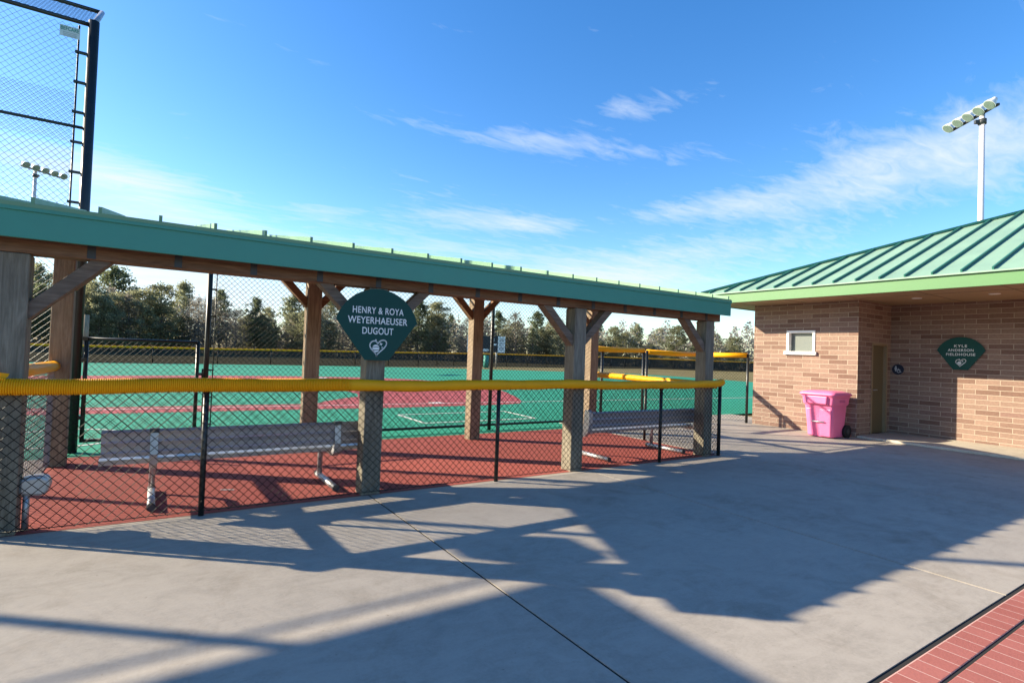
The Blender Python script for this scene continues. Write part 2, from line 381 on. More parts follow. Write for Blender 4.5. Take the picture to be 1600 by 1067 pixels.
for a, b in zip(xs[6:], xs[7:]): slab(a, b, -1.3, 1.03, PAVER) if False else None
m = MB(); m.box(-16, 13.86, 1.055, 1.205, -.1, .0); m.build('paver_border', PAVER, bevel=.004, kind='structure')
m = MB(); m.box(-16, 13.86, -14, 1.035, -.1, -.001); m.build('paver_walk', PAVER, bevel=.004, kind='structure')
m = MB(); m.box(12.36, 13.87, 1.5, 5.56, .001, .05); m.build('entry_step', CONC_L, bevel=.008, kind='structure')

# ------------------------------------------------------------------ dugout shelter
PX = [-.925, 1.927, 4.685, 7.38]; YF, YB = 5.60, 8.31; PW = .20
SL = .172
def roof_z(y, base=2.49): return base + SL*(y-5.35)
sh = thing('dugout_shelter', 'long open timber dugout shelter with green metal lean-to roof', 'shelter', (3.25, 6.95, 0))
for i, x in enumerate(PX):
    m = MB(); m.box(x-PW/2, x+PW/2, YF-PW/2, YF+PW/2, -.05, 2.133); p = m.build('post', WZ, sh, bevel=.012)
for i, x in enumerate(PX):
    m = MB(); m.box(x-PW/2, x+PW/2, YB-PW/2, YB+PW/2, -.05, 2.52); p = m.build('post', WZB, sh, bevel=.012)
m = MB(); m.box(-1.15, 7.62, YF-.10, YF+.10, 2.135, 2.36); m.build('beam', WX, sh, bevel=.008)
m = MB(); m.box(-1.15, 7.62, YB-.10, YB+.10, 2.52, 2.80); m.build('beam', WX, sh, bevel=.008)
for x in PX:
    for sgn in (-1, 1):
        if x == PX[-1] and sgn > 0 or x == PX[0] and sgn < 0: continue
        m = MB(); m.bar((x+sgn*.07, YF, 1.67), (x+sgn*.565, YF, 2.165),   .10, .135, (0,1,0)); m.build('brace', WBR, sh, bevel=.006)
        m = MB(); m.bar((x+sgn*.07, YB, 2.10), (x+sgn*.50, YB, 2.55), .10, .13, (0,1,0)); m.build('brace', WX, sh, bevel=.006)
k = 0
x = -1.05
while x < 7.62:
    m = MB()
    P = []
    for yy in (5.36, 8.58):
        zb = roof_z(yy) - .20; zt = roof_z(yy) - .045
        P.append((yy, zb, zt))
    (y0, b0, t0), (y1, b1, t1) = P
    b0 = max(b0, 2.30)
    m.hexa([(x-.02,y0,b0), (x+.02,y0,b0), (x+.02,y1,b1), (x-.02,y1,b1), (x-.02,y0,t0), (x+.02,y0,t0), (x+.02,y1,t1), (x-.02,y1,t1)])
    m.build('rafter', WY, sh)
    m = MB(); m.box(x-.028, x+.028, YF-.104, YF-.1005, 2.14, 2.34); m.build('rafter_tie', DARKM, sh)
    x += .594
# roof sheet with standing seams
m = MB(); X0, X1, Y0, Y1 = -1.22, 7.62, 5.31, 8.66
m.hexa([(X0,Y0,roof_z(Y0)-.03), (X1,Y0,roof_z(Y0)-.03), (X1,Y1,roof_z(Y1)-.03), (X0,Y1,roof_z(Y1)-.03), (X0,Y0,roof_z(Y0)), (X1,Y0,roof_z(Y0)), (X1,Y1,roof_z(Y1)), (X0,Y1,roof_z(Y1))])
x = -1.2
while x <= 7.62:
    a = x-.012; b = x+.012
    m.hexa([(a,Y0+.012,roof_z(Y0)), (b,Y0+.012,roof_z(Y0)), (b,Y1-.01,roof_z(Y1)), (a,Y1-.01,roof_z(Y1)), (a,Y0+.012,roof_z(Y0)+.05), (b,Y0+.012,roof_z(Y0)+.05), (b,Y1-.01,roof_z(Y1)+.05), (a,Y1-.01,roof_z(Y1)+.05)])
    x += .3985
m.build('roof_panel', ROOFM, sh)
m = MB(); m.box(-1.22, 7.64, 5.325, 5.352, 2.225, 2.455); fa = m.build('fascia', FASCIA_SHADE, sh, bevel=.003)
m = MB(); m.box(-1.225, 7.645, 5.312, 5.330, 2.424, 2.4745); m.build('drip_edge', FASCIA_SHADE, sh, bevel=.003)
def endboard(x0, x1):
    m = MB(); y0, y1 = 5.353, 8.64
    m.hexa([(x0,y0,roof_z(y0)-.265), (x1,y0,roof_z(y0)-.265), (x1,y1,roof_z(y1)-.265), (x0,y1,roof_z(y1)-.265), (x0,y0,roof_z(y0)-.031), (x1,y0,roof_z(y0)-.031), (x1,y1,roof_z(y1)-.031), (x0,y1,roof_z(y1)-.031)])
    m.build('fascia', FASCIA_SHADE, sh)
endboard(7.612, 7.638); endboard(-1.218, -1.192)
m = MB(); m.box(-1.22, 7.64, 8.641, 8.665, roof_z(8.65)-.265, roof_z(8.65)-.031); m.build('fascia', FASCIA_SHADE, sh)

# ------------------------------------------------------------------ fences
def link_mesh(m, o, u, w, h, z0, pitch=.078, r=.0027, v=(0,0,1)):
    """chain link: two families of diagonal wires clipped to a w x h rectangle"""
    o = Vector(o); u = Vector(u).normalized(); v = Vector(v).normalized(); n = u.cross(v)
    for sgn in (1, -1):
        s = -h if sgn > 0 else 0
        s = math.floor(s/pitch)*pitch
        while s < (w if sgn > 0 else w+h):
            if sgn > 0: a0, a1 = max(0, s), min(w, s+h); p = (a0, a0-s); q = (a1, a1-s)
            else: a0, a1 = max(0, s-h), min(w, s); p = (a0, s-a0); q = (a1, s-a1)
            if a1-a0 > .01:
                A = o + u*p[0] + v*(p[1]+z0) + n*sgn*r*.8; B = o + u*q[0] + v*(q[1]+z0) + n*sgn*r*.8
                d = (B-A).normalized(); e = d.cross(n)
                P = []
                for c in (A, B): P += [c+n*r, c+(e*.87-n*.5)*r, c-(e*.87+n*.5)*r]
                m.add(P, [(0,3,4,1), (1,4,5,2), (2,5,3,0)])
            s += pitch
    return m
def post(m, x, y, z1, r=.024, z0=-.05): m.tube([(x,y,z0), (x,y,z1)], r, 12)
# front fence: corrugated cap on its left half, smooth on its right
ff = thing('dugout_front_fence', 'low black chain-link fence under the long yellow cap across the dugout front', 'fence', (3.3, 5.44, 0))
for x in (-1.0, .395, 3.41, 6.205, 7.575):
    m = MB(); post(m, x, 5.44, 1.12, .028 if x > 7 else .024); m.build('fence_post', BLACK, ff)
m = MB(); link_mesh(m, (-1.0,5.412,0), (1,0,0), 8.57, 1.06, .04, .0765, .0030); m.build('chain_link_mesh', WIRE, ff)
def sag(x): return 1.128 + .006*math.sin(x*1.9) + .004*math.sin(x*4.3+1)
m = MB(); pts = []; rr = []
x = -1.04
while x < 1.62:
    for dx, r_ in ((0, .057), (.0045, .065), (.0095, .065), (.014, .057)): pts.append((x+dx, 5.44, sag(x))); rr.append(r_)
    x += .0146
m.tube(pts, rr, 14, True, False); m.build('corrugated_cap', YEL, ff)
pts = [(1.60+i*.15, 5.44, sag(1.6+i*.15)) for i in range(40)] + [(7.6, 5.44, 1.16), (7.63,5.45,1.165)]
m = MB(); m.tube(pts, [.0585+.003*math.sin(i*1.7) for i in range(40)]+[.06,.055], 16); m.build('smooth_cap', YEL, ff)
m = MB(); m.tube([(-1.0,5.43,.045), (7.57,5.43,.045)], .004, 6); m.build('tension_wire', BLACK, ff)
# right side fence
rf = thing('dugout_side_fence', 'low black chain-link fence with sunlit yellow cap closing the right end of the dugout', 'fence', (7.62, 7.3, 0))
for y in (7.05, 9.08): m = MB(); post(m, 7.62, y, 1.1); m.build('fence_post', BLACK, rf)
m = MB(); link_mesh(m, (7.625,5.5,0), (0,1,0), 3.58, 1.05, .04, .0765, .0027); m.build('chain_link_mesh', WIRE, rf)
m = MB(); m.tube([(7.62,5.56,1.11), (7.62,6.6,1.115), (7.62,7.6,1.13), (7.62,9.1,1.14)], .057, 14); m.build('yellow_cap', YEL, rf)
# left side fence
lf = thing('dugout_side_fence', 'low chain-link fence with short yellow cap behind the leftmost timber post', 'fence', (-.93, 7.3, 0))
for y in (9.05,): m = MB(); post(m, -.97, y, 1.1); m.build('fence_post', BLACK, lf)
m = MB(); link_mesh(m, (-.965,5.5,0), (0,1,0), 3.55, 1.08, .04, .0765, .0027); m.build('chain_link_mesh', STEEL, lf)
m = MB(); m.tube([(-.965,5.5,1.225), (-.97,6.6,1.19), (-.97,8.2,1.17)], .06, 14); m.build('yellow_cap', YEL, lf)
# tall fence between dugout and field
tf = thing('tall_fence', 'tall black chain-link fence standing behind the dugout at the edge of the green field', 'fence', (4.1, 9.2, 0))
for x in (.645, 5.565, 7.66): m = MB(); post(m, x, 9.2, 3.02, .036); m.build('fence_post', BLACK, tf)
m = MB(); m.tube([(.645,9.2,3.0), (7.66,9.2,3.0)], .022, 10); m.build('top_rail', BLACK, tf)
m = MB(); m.tube([(.645,9.2,.09), (7.66,9.2,.09)], .024, 10); m.build('bottom_rail', BLACK, tf)
m = MB(); link_mesh(m, (.70,9.23,0), (1,0,0), 6.93, 2.94, .06, .0785, .0029); m.build('chain_link_mesh', WIRE, tf)
m = MB(); m.tube([(.735,9.23,.09), (.735,9.23,2.98)], .008, 6)
for z in (.3,.7,1.1,1.5,1.9,2.3,2.7): m.box(.63, .745, 9.195, 9.24, z-.012, z+.012)
m.build('tension_bar', BLACK, tf)
# gate
gt = thing('fence_gate', 'black chain-link walk gate standing between the tall fence post and the backstop pole', 'gate', (-.1, 9.2, 0))
for x in (-.765, .53): m = MB(); m.tube([(x,9.2,.12), (x,9.2,1.52)], .026, 10); m.build('gate_stile', BLACK, gt)
for z in (.14, 1.50): m = MB(); m.tube([(-.765,9.2,z), (.53,9.2,z)], .024, 10); m.build('gate_rail', BLACK, gt)
m = MB(); link_mesh(m, (-.74,9.215,0), (1,0,0), 1.25, 1.34, .15, .0785, .0030); m.build('chain_link_mesh', WIRE, gt)
m = MB(); m.box(.53,.645,9.175,9.225,1.02,1.06); m.tube([(.6,9.17,.98),(.6,9.17,1.12)],.014,8); m.build('gate_latch', BLACK, gt)
for z in (.45, 1.22, 1.5): m = MB(); m.box(-.88, -.75, 9.17, 9.23, z-.025, z+.025); m.build('hinge', BLACK, gt)
# capped field fence to the right
cf = thing('field_fence', 'waist-high black chain-link fence with thick yellow cap between the dugout and the brick building', 'fence', (10, 9.2, 0))
for x, y in ((8.5,9.2), (9.83,9.2), (9.95,9.2), (12.02,9.2), (12.3,8.06)):
    m = MB(); post(m, x, y, 1.70, .032); m.build('fence_post', BLACK, cf)
for a, b, c in ((7.72, 9.82, (1.70,1.672,1.70)), (9.96, 12.0, (1.665,1.645,1.66))):
    m = MB(); m.tube([(a,9.2,c[0]), ((a+b)/2,9.2,c[1]), (b,9.2,c[2])], .062, 14); m.build('yellow_cap', YEL, cf)
m = MB(); m.tube([(12.03,9.15,1.665), (12.15,8.65,1.66), (12.29,8.08,1.675)], .062, 14); m.build('yellow_cap', YEL, cf)
m = MB(); link_mesh(m, (7.7,9.22,0), (1,0,0), 4.3, 1.6, .04, .0785, .0025); link_mesh(m, (12.03,9.17,0), (.27,-1.1,0), 1.13, 1.6, .04, .0785, .0025); m.build('chain_link_mesh', WIRE, cf)
# backstop
bs = thing('backstop', 'very tall black backstop fence with overhanging hood at the left edge', 'backstop', (-4, 9.2, 0))
for x in (-.865, -3.9, -7.13):
    m = MB(); m.tube([(x,9.2,-.05), (x,9.2,5.76 if x > -5 else 4.7)], .060 if x > -1 else .05, 16); m.build('backstop_pole', BLACK, bs)
    if x < -5: continue
    m = MB(); m.tube([(x,9.2,5.72), (x,10.1,6.34)], .034, 10); m.build('hood_arm', STEEL, bs)
m = MB(); m.tube([(-9,9.2,4.30), (-.9,9.2,4.30)], .02, 10); m.build('backstop_rail', BLACK, bs)
m = MB(); m.tube([(-3.95,9.2,5.70), (-.9,9.2,5.70)], .027, 10); m.build('backstop_rail', BLACK, bs)
m = MB(); m.tube([(-3.95,10.1,6.34), (-.86,10.1,6.34)], .028, 10); m.build('hood_rail', BLACK, bs)
m = MB(); m.tube([(-1.02,9.22,.1), (-1.02,9.22,5.66)], .011, 8)
for i in range(13): z = .5+i*.4; m.box(-1.05, -.88, 9.19, 9.235, z-.014, z+.014)
m.build('tension_bar', BLACK, bs)
m = MB(); link_mesh(m, (-9,9.225,0), (1,0,0), 5.1, 4.25, .03, .082, .0026); link_mesh(m, (-3.9,9.225,0), (1,0,0), 2.88, 4.72, .03, .082, .0026); m.build('chain_link_mesh', GWIRE, bs)
m = MB(); link_mesh(m, (-3.9,9.232,0), (1,0,0), 2.88, 1.56, 4.10, .082, .0020); m.build('chain_link_mesh', GWIRE, bs)
m = MB(); link_mesh(m, (-3.9,9.22,5.72), (1,0,0), 3.02, 1.07, 0, .082, .0022, (0,.9,.62)); m.build('hood_mesh', GWIRE, bs)
# outfield fence far away
of = thing('outfield_fence', 'long low outfield fence with thin yellow cap in front of the trees', 'fence', (20, 47, 0))
ofp = [(-30,38,1.0), (-14,42.6,1.0), (-4.2,44.9,1.02), (4,46.6,1.07), (11.6,47.6,1.16), (22,50.5,1.27), (28,54.5,1.33), (36,56,1.42), (46,57,1.47), (60,60,1.52), (72,56,1.52), (86,50,1.5)]
m = MB(); m.tube([(x,y,z) for x,y,z in ofp], .075, 8); m.build('yellow_cap', YEL, of)
m = MB()
for (a, b) in zip(ofp, ofp[1:]):
    A, B = Vector(a), Vector(b); d = (B-A); d.z = 0; n = Vector((-d.y, d.x, 0)).normalized()*.02
    m.hexa([(A.x-n.x,A.y-n.y,-.06), (B.x-n.x,B.y-n.y,-.06), (B.x+n.x,B.y+n.y,-.06), (A.x+n.x,A.y+n.y,-.06), (A.x-n.x,A.y-n.y,A.z-.07), (B.x-n.x,B.y-n.y,B.z-.07), (B.x+n.x,B.y+n.y,B.z-.07), (A.x+n.x,A.y+n.y,A.z-.07)])
m.build('mesh_shade_sheet', SCREEN, of)  # half-clear dark sheet standing in for mesh and shade under the trees
for (a, b) in zip(ofp, ofp[1:]):
    A, B = Vector(a), Vector(b); L = (B-A).length; nn = max(1, int(L/3.2))
    for i in range(nn):
        q = A + (B-A)*(i/nn); m = MB(); m.tube([(q.x,q.y-.07,-.06), (q.x,q.y-.07,q.z)], .035, 6); m.build('fence_post', BLACK, of)

# ------------------------------------------------------------------ signs
def text_mesh(body, size, depth, space=1.0):
    cu = bpy.data.curves.new('lettering', 'FONT'); cu.body = body; cu.size = size; cu.extrude = depth; cu.align_x = 'CENTER'; cu.space_character = space; cu.offset = size*.012
    o = bpy.data.objects.new('lettering_source', cu); COL.objects.link(o)
    dg = bpy.context.evaluated_depsgraph_get(); me = bpy.data.meshes.new_from_object(o.evaluated_get(dg))
    vs = [v.co.copy() for v in me.vertices]; fs = [list(p.vertices) for p in me.polygons]
    bpy.data.objects.remove(o); bpy.data.curves.remove(cu); bpy.data.meshes.remove(me)
    return vs, fs
def place(mb, vs, fs, o, ux, uy, un, sx=1, sy=1, dx=0, dy=0):
    o, ux, uy, un = Vector(o), Vector(ux), Vector(uy), Vector(un)
    mb.add([o + ux*(v[0]*sx+dx) + uy*(v[1]*sy+dy) + un*v[2] for v in vs], fs)
def text_fit(mb, body, width, height, o, ux, uy, un, dx, dy, space=1.05):
    vs, fs = text_mesh(body, 1.0, .0, space)
    x0, x1 = min(v.x for v in vs), max(v.x for v in vs); y0, y1 = min(v.y for v in vs), max(v.y for v in vs)
    sx = width/(x1-x0); sy = height/(y1-y0)
    vs = [Vector(((v.x-(x0+x1)/2), v.y-y0, 0)) for v in vs]
    place(mb, vs, fs, o, ux, uy, un, sx, sy, dx, dy)
def emblem(mb, o, ux, uy, un, s):
    """open heart outline leaning right, with a ball, a star and two specks inside"""
    o, ux, uy, un = Vector(o), Vector(ux), Vector(uy), Vector(un)
    def P(x, y): return o + ux*x*s + uy*y*s
    pts = []
    for i in range(41):
        a = -math.pi + 2*math.pi*i/40
        x = 16*math.sin(a)**3/17; y = (13*math.cos(a)-5*math.cos(2*a)-2*math.cos(3*a)-math.cos(4*a))/17
        if x > 0: x *= 1.12; y = y*1.05 + .16*x
        x2 = x*.98+y*.10
        pts.append((x2, y))
    pts = pts[:19] + [None] + pts[22:]
    w = .075
    for a, b in zip(pts, pts[1:]):
        if a is None or b is None: continue
        A, B = P(*a), P(*b); d = (B-A).normalized(); n = un.cross(d)*w*s; e = d*w*s*.4
        mb.add([A-n-e, B-n+e, B+n+e, A+n-e], [(0,1,2,3)])
    cx, cy, r = -.18, -.16, .44
    ring = [(cx+r*math.cos(k*math.pi/12), cy+r*math.sin(k*math.pi/12)) for k in range(24)]
    # ball in three slices, so two dark seams show through
    def slice_(y0, y1):
        top = []; bot = []
        for k in range(13):
            x = -1+2*k/12; c = math.sqrt(max(0, 1-x*x)); cur = .16*(x*x)
            top.append((cx+x*r, cy+max(-c, min(c, y1+ (cur if y1 < 0 else -cur)))*r)); bot.append((cx+x*r, cy+max(-c, min(c, y0+(cur if y0 < 0 else -cur)))*r))
        vs = [P(*q) for q in bot] + [P(*q) for q in top]
        mb.add(vs, [(k, k+1, 14+k, 13+k) for k in range(12)])
    slice_(-1.2, -.50); slice_(-.34, .34); slice_(.50, 1.2)
    st = []
    for k in range(8):
        rr = .24 if k % 2 == 0 else .085; a = k*math.pi/4+.35
        st.append(P(.42+rr*math.cos(a), .36+rr*math.sin(a)))
    mb.add([P(.42,.36)] + st, [(0, 1+k, 1+(k+1) % 8) for k in range(8)])
    for (x, y, r) in ((.56,-.02,.075), (-.22,.80,.10)):
        mb.add([P(x+r*math.cos(k*math.pi/4), y+r*math.sin(k*math.pi/4)) for k in range(8)], [list(range(8))])
def fan(hw, top, bot, bw):
    Rr = (hw*hw+top*top)/(2*top); cy = top-Rr; a0 = math.atan2(-cy, hw)
    pts = [(-bw, -bot), (bw, -bot)]
    for i in range(25):
        a = a0 + (math.pi-2*a0)*i/24; pts.append((Rr*math.cos(a), cy+Rr*math.sin(a)))
    return pts
def fan_sign(name, label, o, ux, un, hw, top, bot, bw, lines, es, ey, ex=0):
    ux, un, uy = Vector(ux), Vector(un), Vector((0,0,1)); o = Vector(o)
    t = thing(name, label, 'sign', tuple(o))
    m = MB(); m.plate([o + ux*x + uy*y for x, y in fan(hw, top, bot, bw)], un, .012); m.build('sign_panel', SIGN, t, bevel=.002)
    f = o + un*.0085
    for body, w, h, dy, sp in lines: m = MB(); text_fit(m, body, w, h, f, ux, uy, un, 0, dy, sp); m.build('lettering', SIGNW, t)
    m = MB(); emblem(m, f + uy*ey + ux*ex, ux, uy, un, es); m.build('emblem', SIGNW, t)
    return t
fan_sign('dugout_sign', 'dark green fan-shaped sign reading HENRY & ROYA WEYERHAEUSER DUGOUT on the second front post', (1.893, 5.388, 1.785), (1,0,0), (0,-1,0), .425, .325, .40, .125,
         [('HENRY & ROYA', .535, .068, .070, 1.08), ('WEYERHAEUSER', .625, .070, -.032, 1.06), ('DUGOUT', .325, .070, -.137, 1.06)], .088, -.265)
fan_sign('fieldhouse_sign', 'dark green fan-shaped sign reading KYLE ANDERSON FIELDHOUSE on the brick wall', (13.855, 4.285, 1.90), (0,-1,0), (-1,0,0), .405, .275, .40, .125,
         [('KYLE', .215, .052, .065, 1.2), ('ANDERSON', .43, .052, -.022, 1.15), ('FIELDHOUSE', .485, .052, -.110, 1.12)], .085, -.25)
rs = thing('restroom_sign', 'small round navy sign with white pictogram on the shaded brick wall beside the doorway', 'sign', (13.862, 5.41, 1.46))
o = Vector((13.862, 5.41, 1.46)); m = MB(); K = .8
m.plate([o + Vector((0, -.145*K*math.cos(k*math.pi/16), .145*K*math.sin(k*math.pi/16))) for k in range(32)], (-1,0,0), .012); m.build('sign_disc', BLUE, rs)
m = MB(); f = o + Vector((-.008, 0, 0))
def rect(y0, y1, z0, z1): m.add([f+Vector((0,-y0*K,z0*K)), f+Vector((0,-y1*K,z0*K)), f+Vector((0,-y1*K,z1*K)), f+Vector((0,-y0*K,z1*K))], [(0,1,2,3)])
m.add([f+Vector((0,-(-.05+.022*math.cos(k*math.pi/6))*K,(.072+.022*math.sin(k*math.pi/6))*K)) for k in range(12)], [list(range(12))])
rect(-.078,-.022,-.01,.046); rect(-.066,-.034,-.05,-.012)
m.add([f+Vector((0,-(.02+.045*math.cos(k*math.pi/8))*K, (-.045+.045*math.sin(k*math.pi/8))*K)) for k in range(16)] + [f+Vector((0,-(.02+.03*math.cos(k*math.pi/8))*K, (-.045+.03*math.sin(k*math.pi/8))*K)) for k in range(16)], [(k,(k+1)%16,16+(k+1)%16,16+k) for k in range(16)])
rect(.0,.018,-.03,.03); rect(.018,.06,-.012,.002); rect(.05,.085,-.075,-.062); m.build('pictogram', simple('grey_white_pictogram', (.42,.46,.50), .5), rs)
bsn = thing('backstop_sign', 'small white sign with green lettering wired high on the backstop mesh', 'sign', (-1.11, 9.19, 5.52))
m = MB(); m.box(-1.215, -1.005, 9.186, 9.192, 5.455, 5.60); m.build('sign_panel', simple('pale_sign_panel', (.46,.60,.58), .5), bsn)
m = MB(); text_fit(m, 'BEFCARE', .19, .052, (-1.11,9.184,5.545), (1,0,0), (0,0,1), (0,-1,0), 0, -.01); m.build('lettering', simple('green_lettering', (.01,.22,.16), .5), bsn)
m = MB()
for zz in (5.505, 5.485, 5.467): m.add([(-1.18,9.185,zz), (-1.04,9.185,zz), (-1.04,9.185,zz+.007), (-1.18,9.185,zz+.007)], [(0,1,2,3)])
m.build('small_print', simple('grey_print', (.25,.33,.34), .6), bsn)

# ------------------------------------------------------------------ benches
def bench(cx, label, ends=False):
    t = thing('player_bench', label, 'bench', (cx, 6.1, 0), 'aluminium benches in the dugout')
    L = 1.20
    m = MB()     # backrest plank with shallow grooves, slightly reclined
    prof = [(5.80,.485), (5.792,.52), (5.803,.535), (5.797,.575), (5.785,.61), (5.795,.625), (5.788,.665), (5.775,.70), (5.795,.722), (5.818,.715), (5.838,.49)]
    n = len(prof)
    m.add([(cx-L,y,z) for y,z in prof] + [(cx+L,y,z) for y,z in prof], [list(range(n)), list(range(n,2*n))[::-1]] + [(i,n+i,n+(i+1)%n,(i+1)%n) for i in range(n)])
    m.build('backrest', ALU, t)
    m = MB(); prof = [(5.93,.395), (5.925,.43), (5.94,.437), (6.05,.44), (6.06,.434), (6.07,.44), (6.20,.44), (6.215,.43), (6.21,.395)]; n = len(prof)
    m.add([(cx-L-.02,y,z) for y,z in prof] + [(cx+L+.02,y,z) for y,z in prof], [list(range(n)), list(range(n,2*n))[::-1]] + [(i,n+i,n+(i+1)%n,(i+1)%n) for i in range(n)])
    m.build('seat', ALU, t)
    for sx in (-.82, .79):
        x = cx+sx
        m = MB(); m.tube([(x,5.76,.035), (x,6.52,.035)], .032, 12); m.build('foot_rail', STEEL, t)
        for yy in (5.745, 6.515): m = MB(); m.tube([(x,yy,.036), (x,yy+.02,.036)], .036, 12); m.build('foot_cap', DARKM, t)
        m = MB(); m.tube([(x,6.43,.05), (x,6.43,.27), (x,6.41,.33), (x,6.35,.365), (x,6.15,.372)], .028, 12); m.build('leg', STEEL, t)
        if ends: x = cx + (1.19 if sx > 0 else -1.19)
        m = MB()
        pr = [(6.215,.445), (6.19,.47), (5.96,.455), (5.905,.49), (5.875,.56), (5.86,.70), (5.845,.745), (5.79,.755), (5.755,.72), (5.75,.56), (5.78,.44), (5.85,.37), (5.95,.352), (6.22,.36), (6.235,.40)] if ends else [(6.20,.395), (5.90,.395), (5.845,.43), (5.822,.50), (5.808,.70), (5.772,.706), (5.752,.50), (5.785,.40), (5.86,.355), (6.20,.365)]; n = len(pr)
        m.add([(x-.03,y,z) for y,z in pr] + [(x+.03,y,z) for y,z in pr], [list(range(n)), list(range(n,2*n))[::-1]] + [(i,n+i,n+(i+1)%n,(i+1)%n) for i in range(n)])
        br_ = m.build('backrest_bracket', STEEL, t)
        if not ends: m = MB(); m.box(x-.036, x+.036, 5.762, 5.815, .690, .728); m.build('bracket_cap', DARKM, br_)
    return t
bench(.85, 'aluminium bench behind the fence between the two left dugout posts')
bench(6.33, 'aluminium bench standing at the right end of the dugout', True)
stt = thing('metal_stand', 'short rounded grey metal stand on one leg beside the leftmost timber post', 'stand', (-.75, 5.63, 0))
m = MB()
pr = [(-.03,-.06), (.03,-.075), (.11,-.085), (.145,-.06), (.16,0), (.145,.05), (.11,.075), (.03,.07), (-.03,.05)]
m.plate([(-.80+x, 5.63, .345+z) for x, z in pr], (0,1,0), .14); m.build('stand_top', STEEL, stt, bevel=.02)
m = MB(); m.tube([(-.785,5.60,0), (-.785,5.60,.30)], .022, 10); m.build('leg', STEEL, stt)
m = MB(); m.box(-.80, -.64, 5.55, 5.56, .28, .285) if False else m.box(-.70,-.62,6.2,6.23,0,.003)
m = MB(); m.plate([(.62,6.285,.004), (.74,6.235,.004), (.745,6.252,.004), (.625,6.302,.004)], (0,0,1), .006)
tag(m.build('paper_strip', CHALK, loc=(0,0,0)), 'narrow white strip of paper lying on the red dugout floor', 'litter')

# ------------------------------------------------------------------ fieldhouse
fh = thing('fieldhouse', 'tan brick fieldhouse with green standing-seam hip roof and recessed entrance', 'building', (16, 3, 0))
XW, XV, YC, YN, YS = 12.37, 13.88, 5.57, 7.95, -7.0
m = MB()   # window wing: wall with a real opening, built as pieces round it
wy0, wy1, wz0, wz1 = 6.46, 7.12, 1.73, 2.27
m.box(XW, XW+.3, YC, wy0, -.05, 2.90); m.box(XW, XW+.3, wy1, YN, -.05, 2.90)
m.box(XW, XW+.3, wy0, wy1, -.05, wz0); m.box(XW, XW+.3, wy0, wy1, wz1, 2.90)
m.build('brick_wall', BRICK, fh)
m = MB(); m.box(XW+.3, 24, YN-.3, YN, -.05, 2.90); m.build('brick_wall', BRICK, fh)
dx0, dx1, dz1 = 12.98, 13.72, 2.02
m = MB(); m.box(XW+.3, dx0, YC, YC+.25, -.05, 2.90); m.box(dx1, 24, YC, YC+.25, -.05, 2.90); m.box(dx0, dx1, YC, YC+.25, dz1, 2.90); m.build('brick_wall', BRICK, fh)
m = MB(); m.box(XV, XV+.3, YS, YC-.001, -.05, 2.90); m.build('brick_wall', BRICK, fh)
d = None
m = MB(); m.box(dx0+.05, dx1-.05, YC+.06, YC+.10, .05, dz1-.05); d = m.build('door', DOORM, fh)
m = MB(); m.box(dx0, dx0+.05, YC-.012, YC+.12, .05, dz1); m.box(dx1-.05, dx1, YC-.012, YC+.12, .05, dz1); m.box(dx0+.05, dx1-.05, YC-.012, YC+.12, dz1-.05, dz1); m.build('door_frame', DFRAME, d)
m = MB(); m.tube([(dx0+.12,YC+.03,1.0), (dx0+.12,YC-.02,1.0), (dx0+.24,YC-.02,1.0)], .012, 8); m.build('door_handle', STEEL, d)
m = MB(); m.box(XW+.10, XW+.12, wy0+.05, wy1-.05, wz0+.06, wz1-.05); w = m.build('window', GLASS, fh)
m = MB(); x0, x1 = XW-.018, XW+.14
m.box(x0, x1, wy0, wy0+.055, wz0+.06, wz1); m.box(x0, x1, wy1-.055, wy1, wz0+.06, wz1); m.box(x0, x1, wy0+.055, wy1-.055, wz1-.055, wz1); m.build('window_frame', WHITE, w, bevel=.004)
m = MB(); m.box(XW-.06, XW+.14, wy0-.04, wy1+.04, wz0-.015, wz0+.06); m.build('window_sill', WHITE, w, bevel=.006)
# eaves, soffit, hip roof
XE, YE, ZEB, ZET = 11.20, 8.62, 2.875, 3.105
RP = .40; XR, YRi = 24.0, YE-12.8
m = MB(); m.box(XE, XE+.03, YS-1.2, YE, ZEB, ZET); m.build('fascia', FASCIA_SUN, fh, bevel=.003)
m = MB(); m.box(XE+.03, 34, YE-.03, YE, ZEB, ZET); m.build('fascia', FASCIA_SUN, fh, bevel=.003)
m = MB(); m.box(XE+.031, 33.9, YS-1.2, YE-.031, ZEB+.022, ZEB+.045); m.build('soffit', SOFF, fh)
m = MB()
for yy in (7.9, 6.68, 5.46, 4.24, 3.02, 1.8): m.box(XE+.031, XV, yy-.007, yy+.007, ZEB+.018, ZEB+.0215)
m.box(12.1-.007, 12.1+.007, YS, YE-.05, ZEB+.0185, ZEB+.0225); m.build('soffit_joint', simple('soffit_groove', (.14,.11,.07), .8), fh)
for (x, y) in ((12.62,4.62), (12.62,3.42)):
    m = MB(); m.tube([(x,y,ZEB+.010), (x,y,ZEB+.0215)], .085, 20); l = m.build('soffit_light', WHITE, fh)
E0 = .045  # eave overhang of the metal over the fascia
hx = 11.4
A = (XE-E0, YE+E0); t_ = 11.4
rid = ZET+.012
def rz(dist): return rid + RP*dist
m = MB()
m.add([(A[0],YS-1.2,rz(0)), (A[0],A[1],rz(0)), (A[0]+hx,A[1]-hx,rz(hx)), (A[0]+hx,YS-1.2,rz(hx))], [(0,3,2,1)])
m.add([(A[0],A[1],rz(0)), (40,A[1],rz(0)), (40-hx,A[1]-hx,rz(hx)), (A[0]+hx,A[1]-hx,rz(hx))], [(0,3,2,1)])
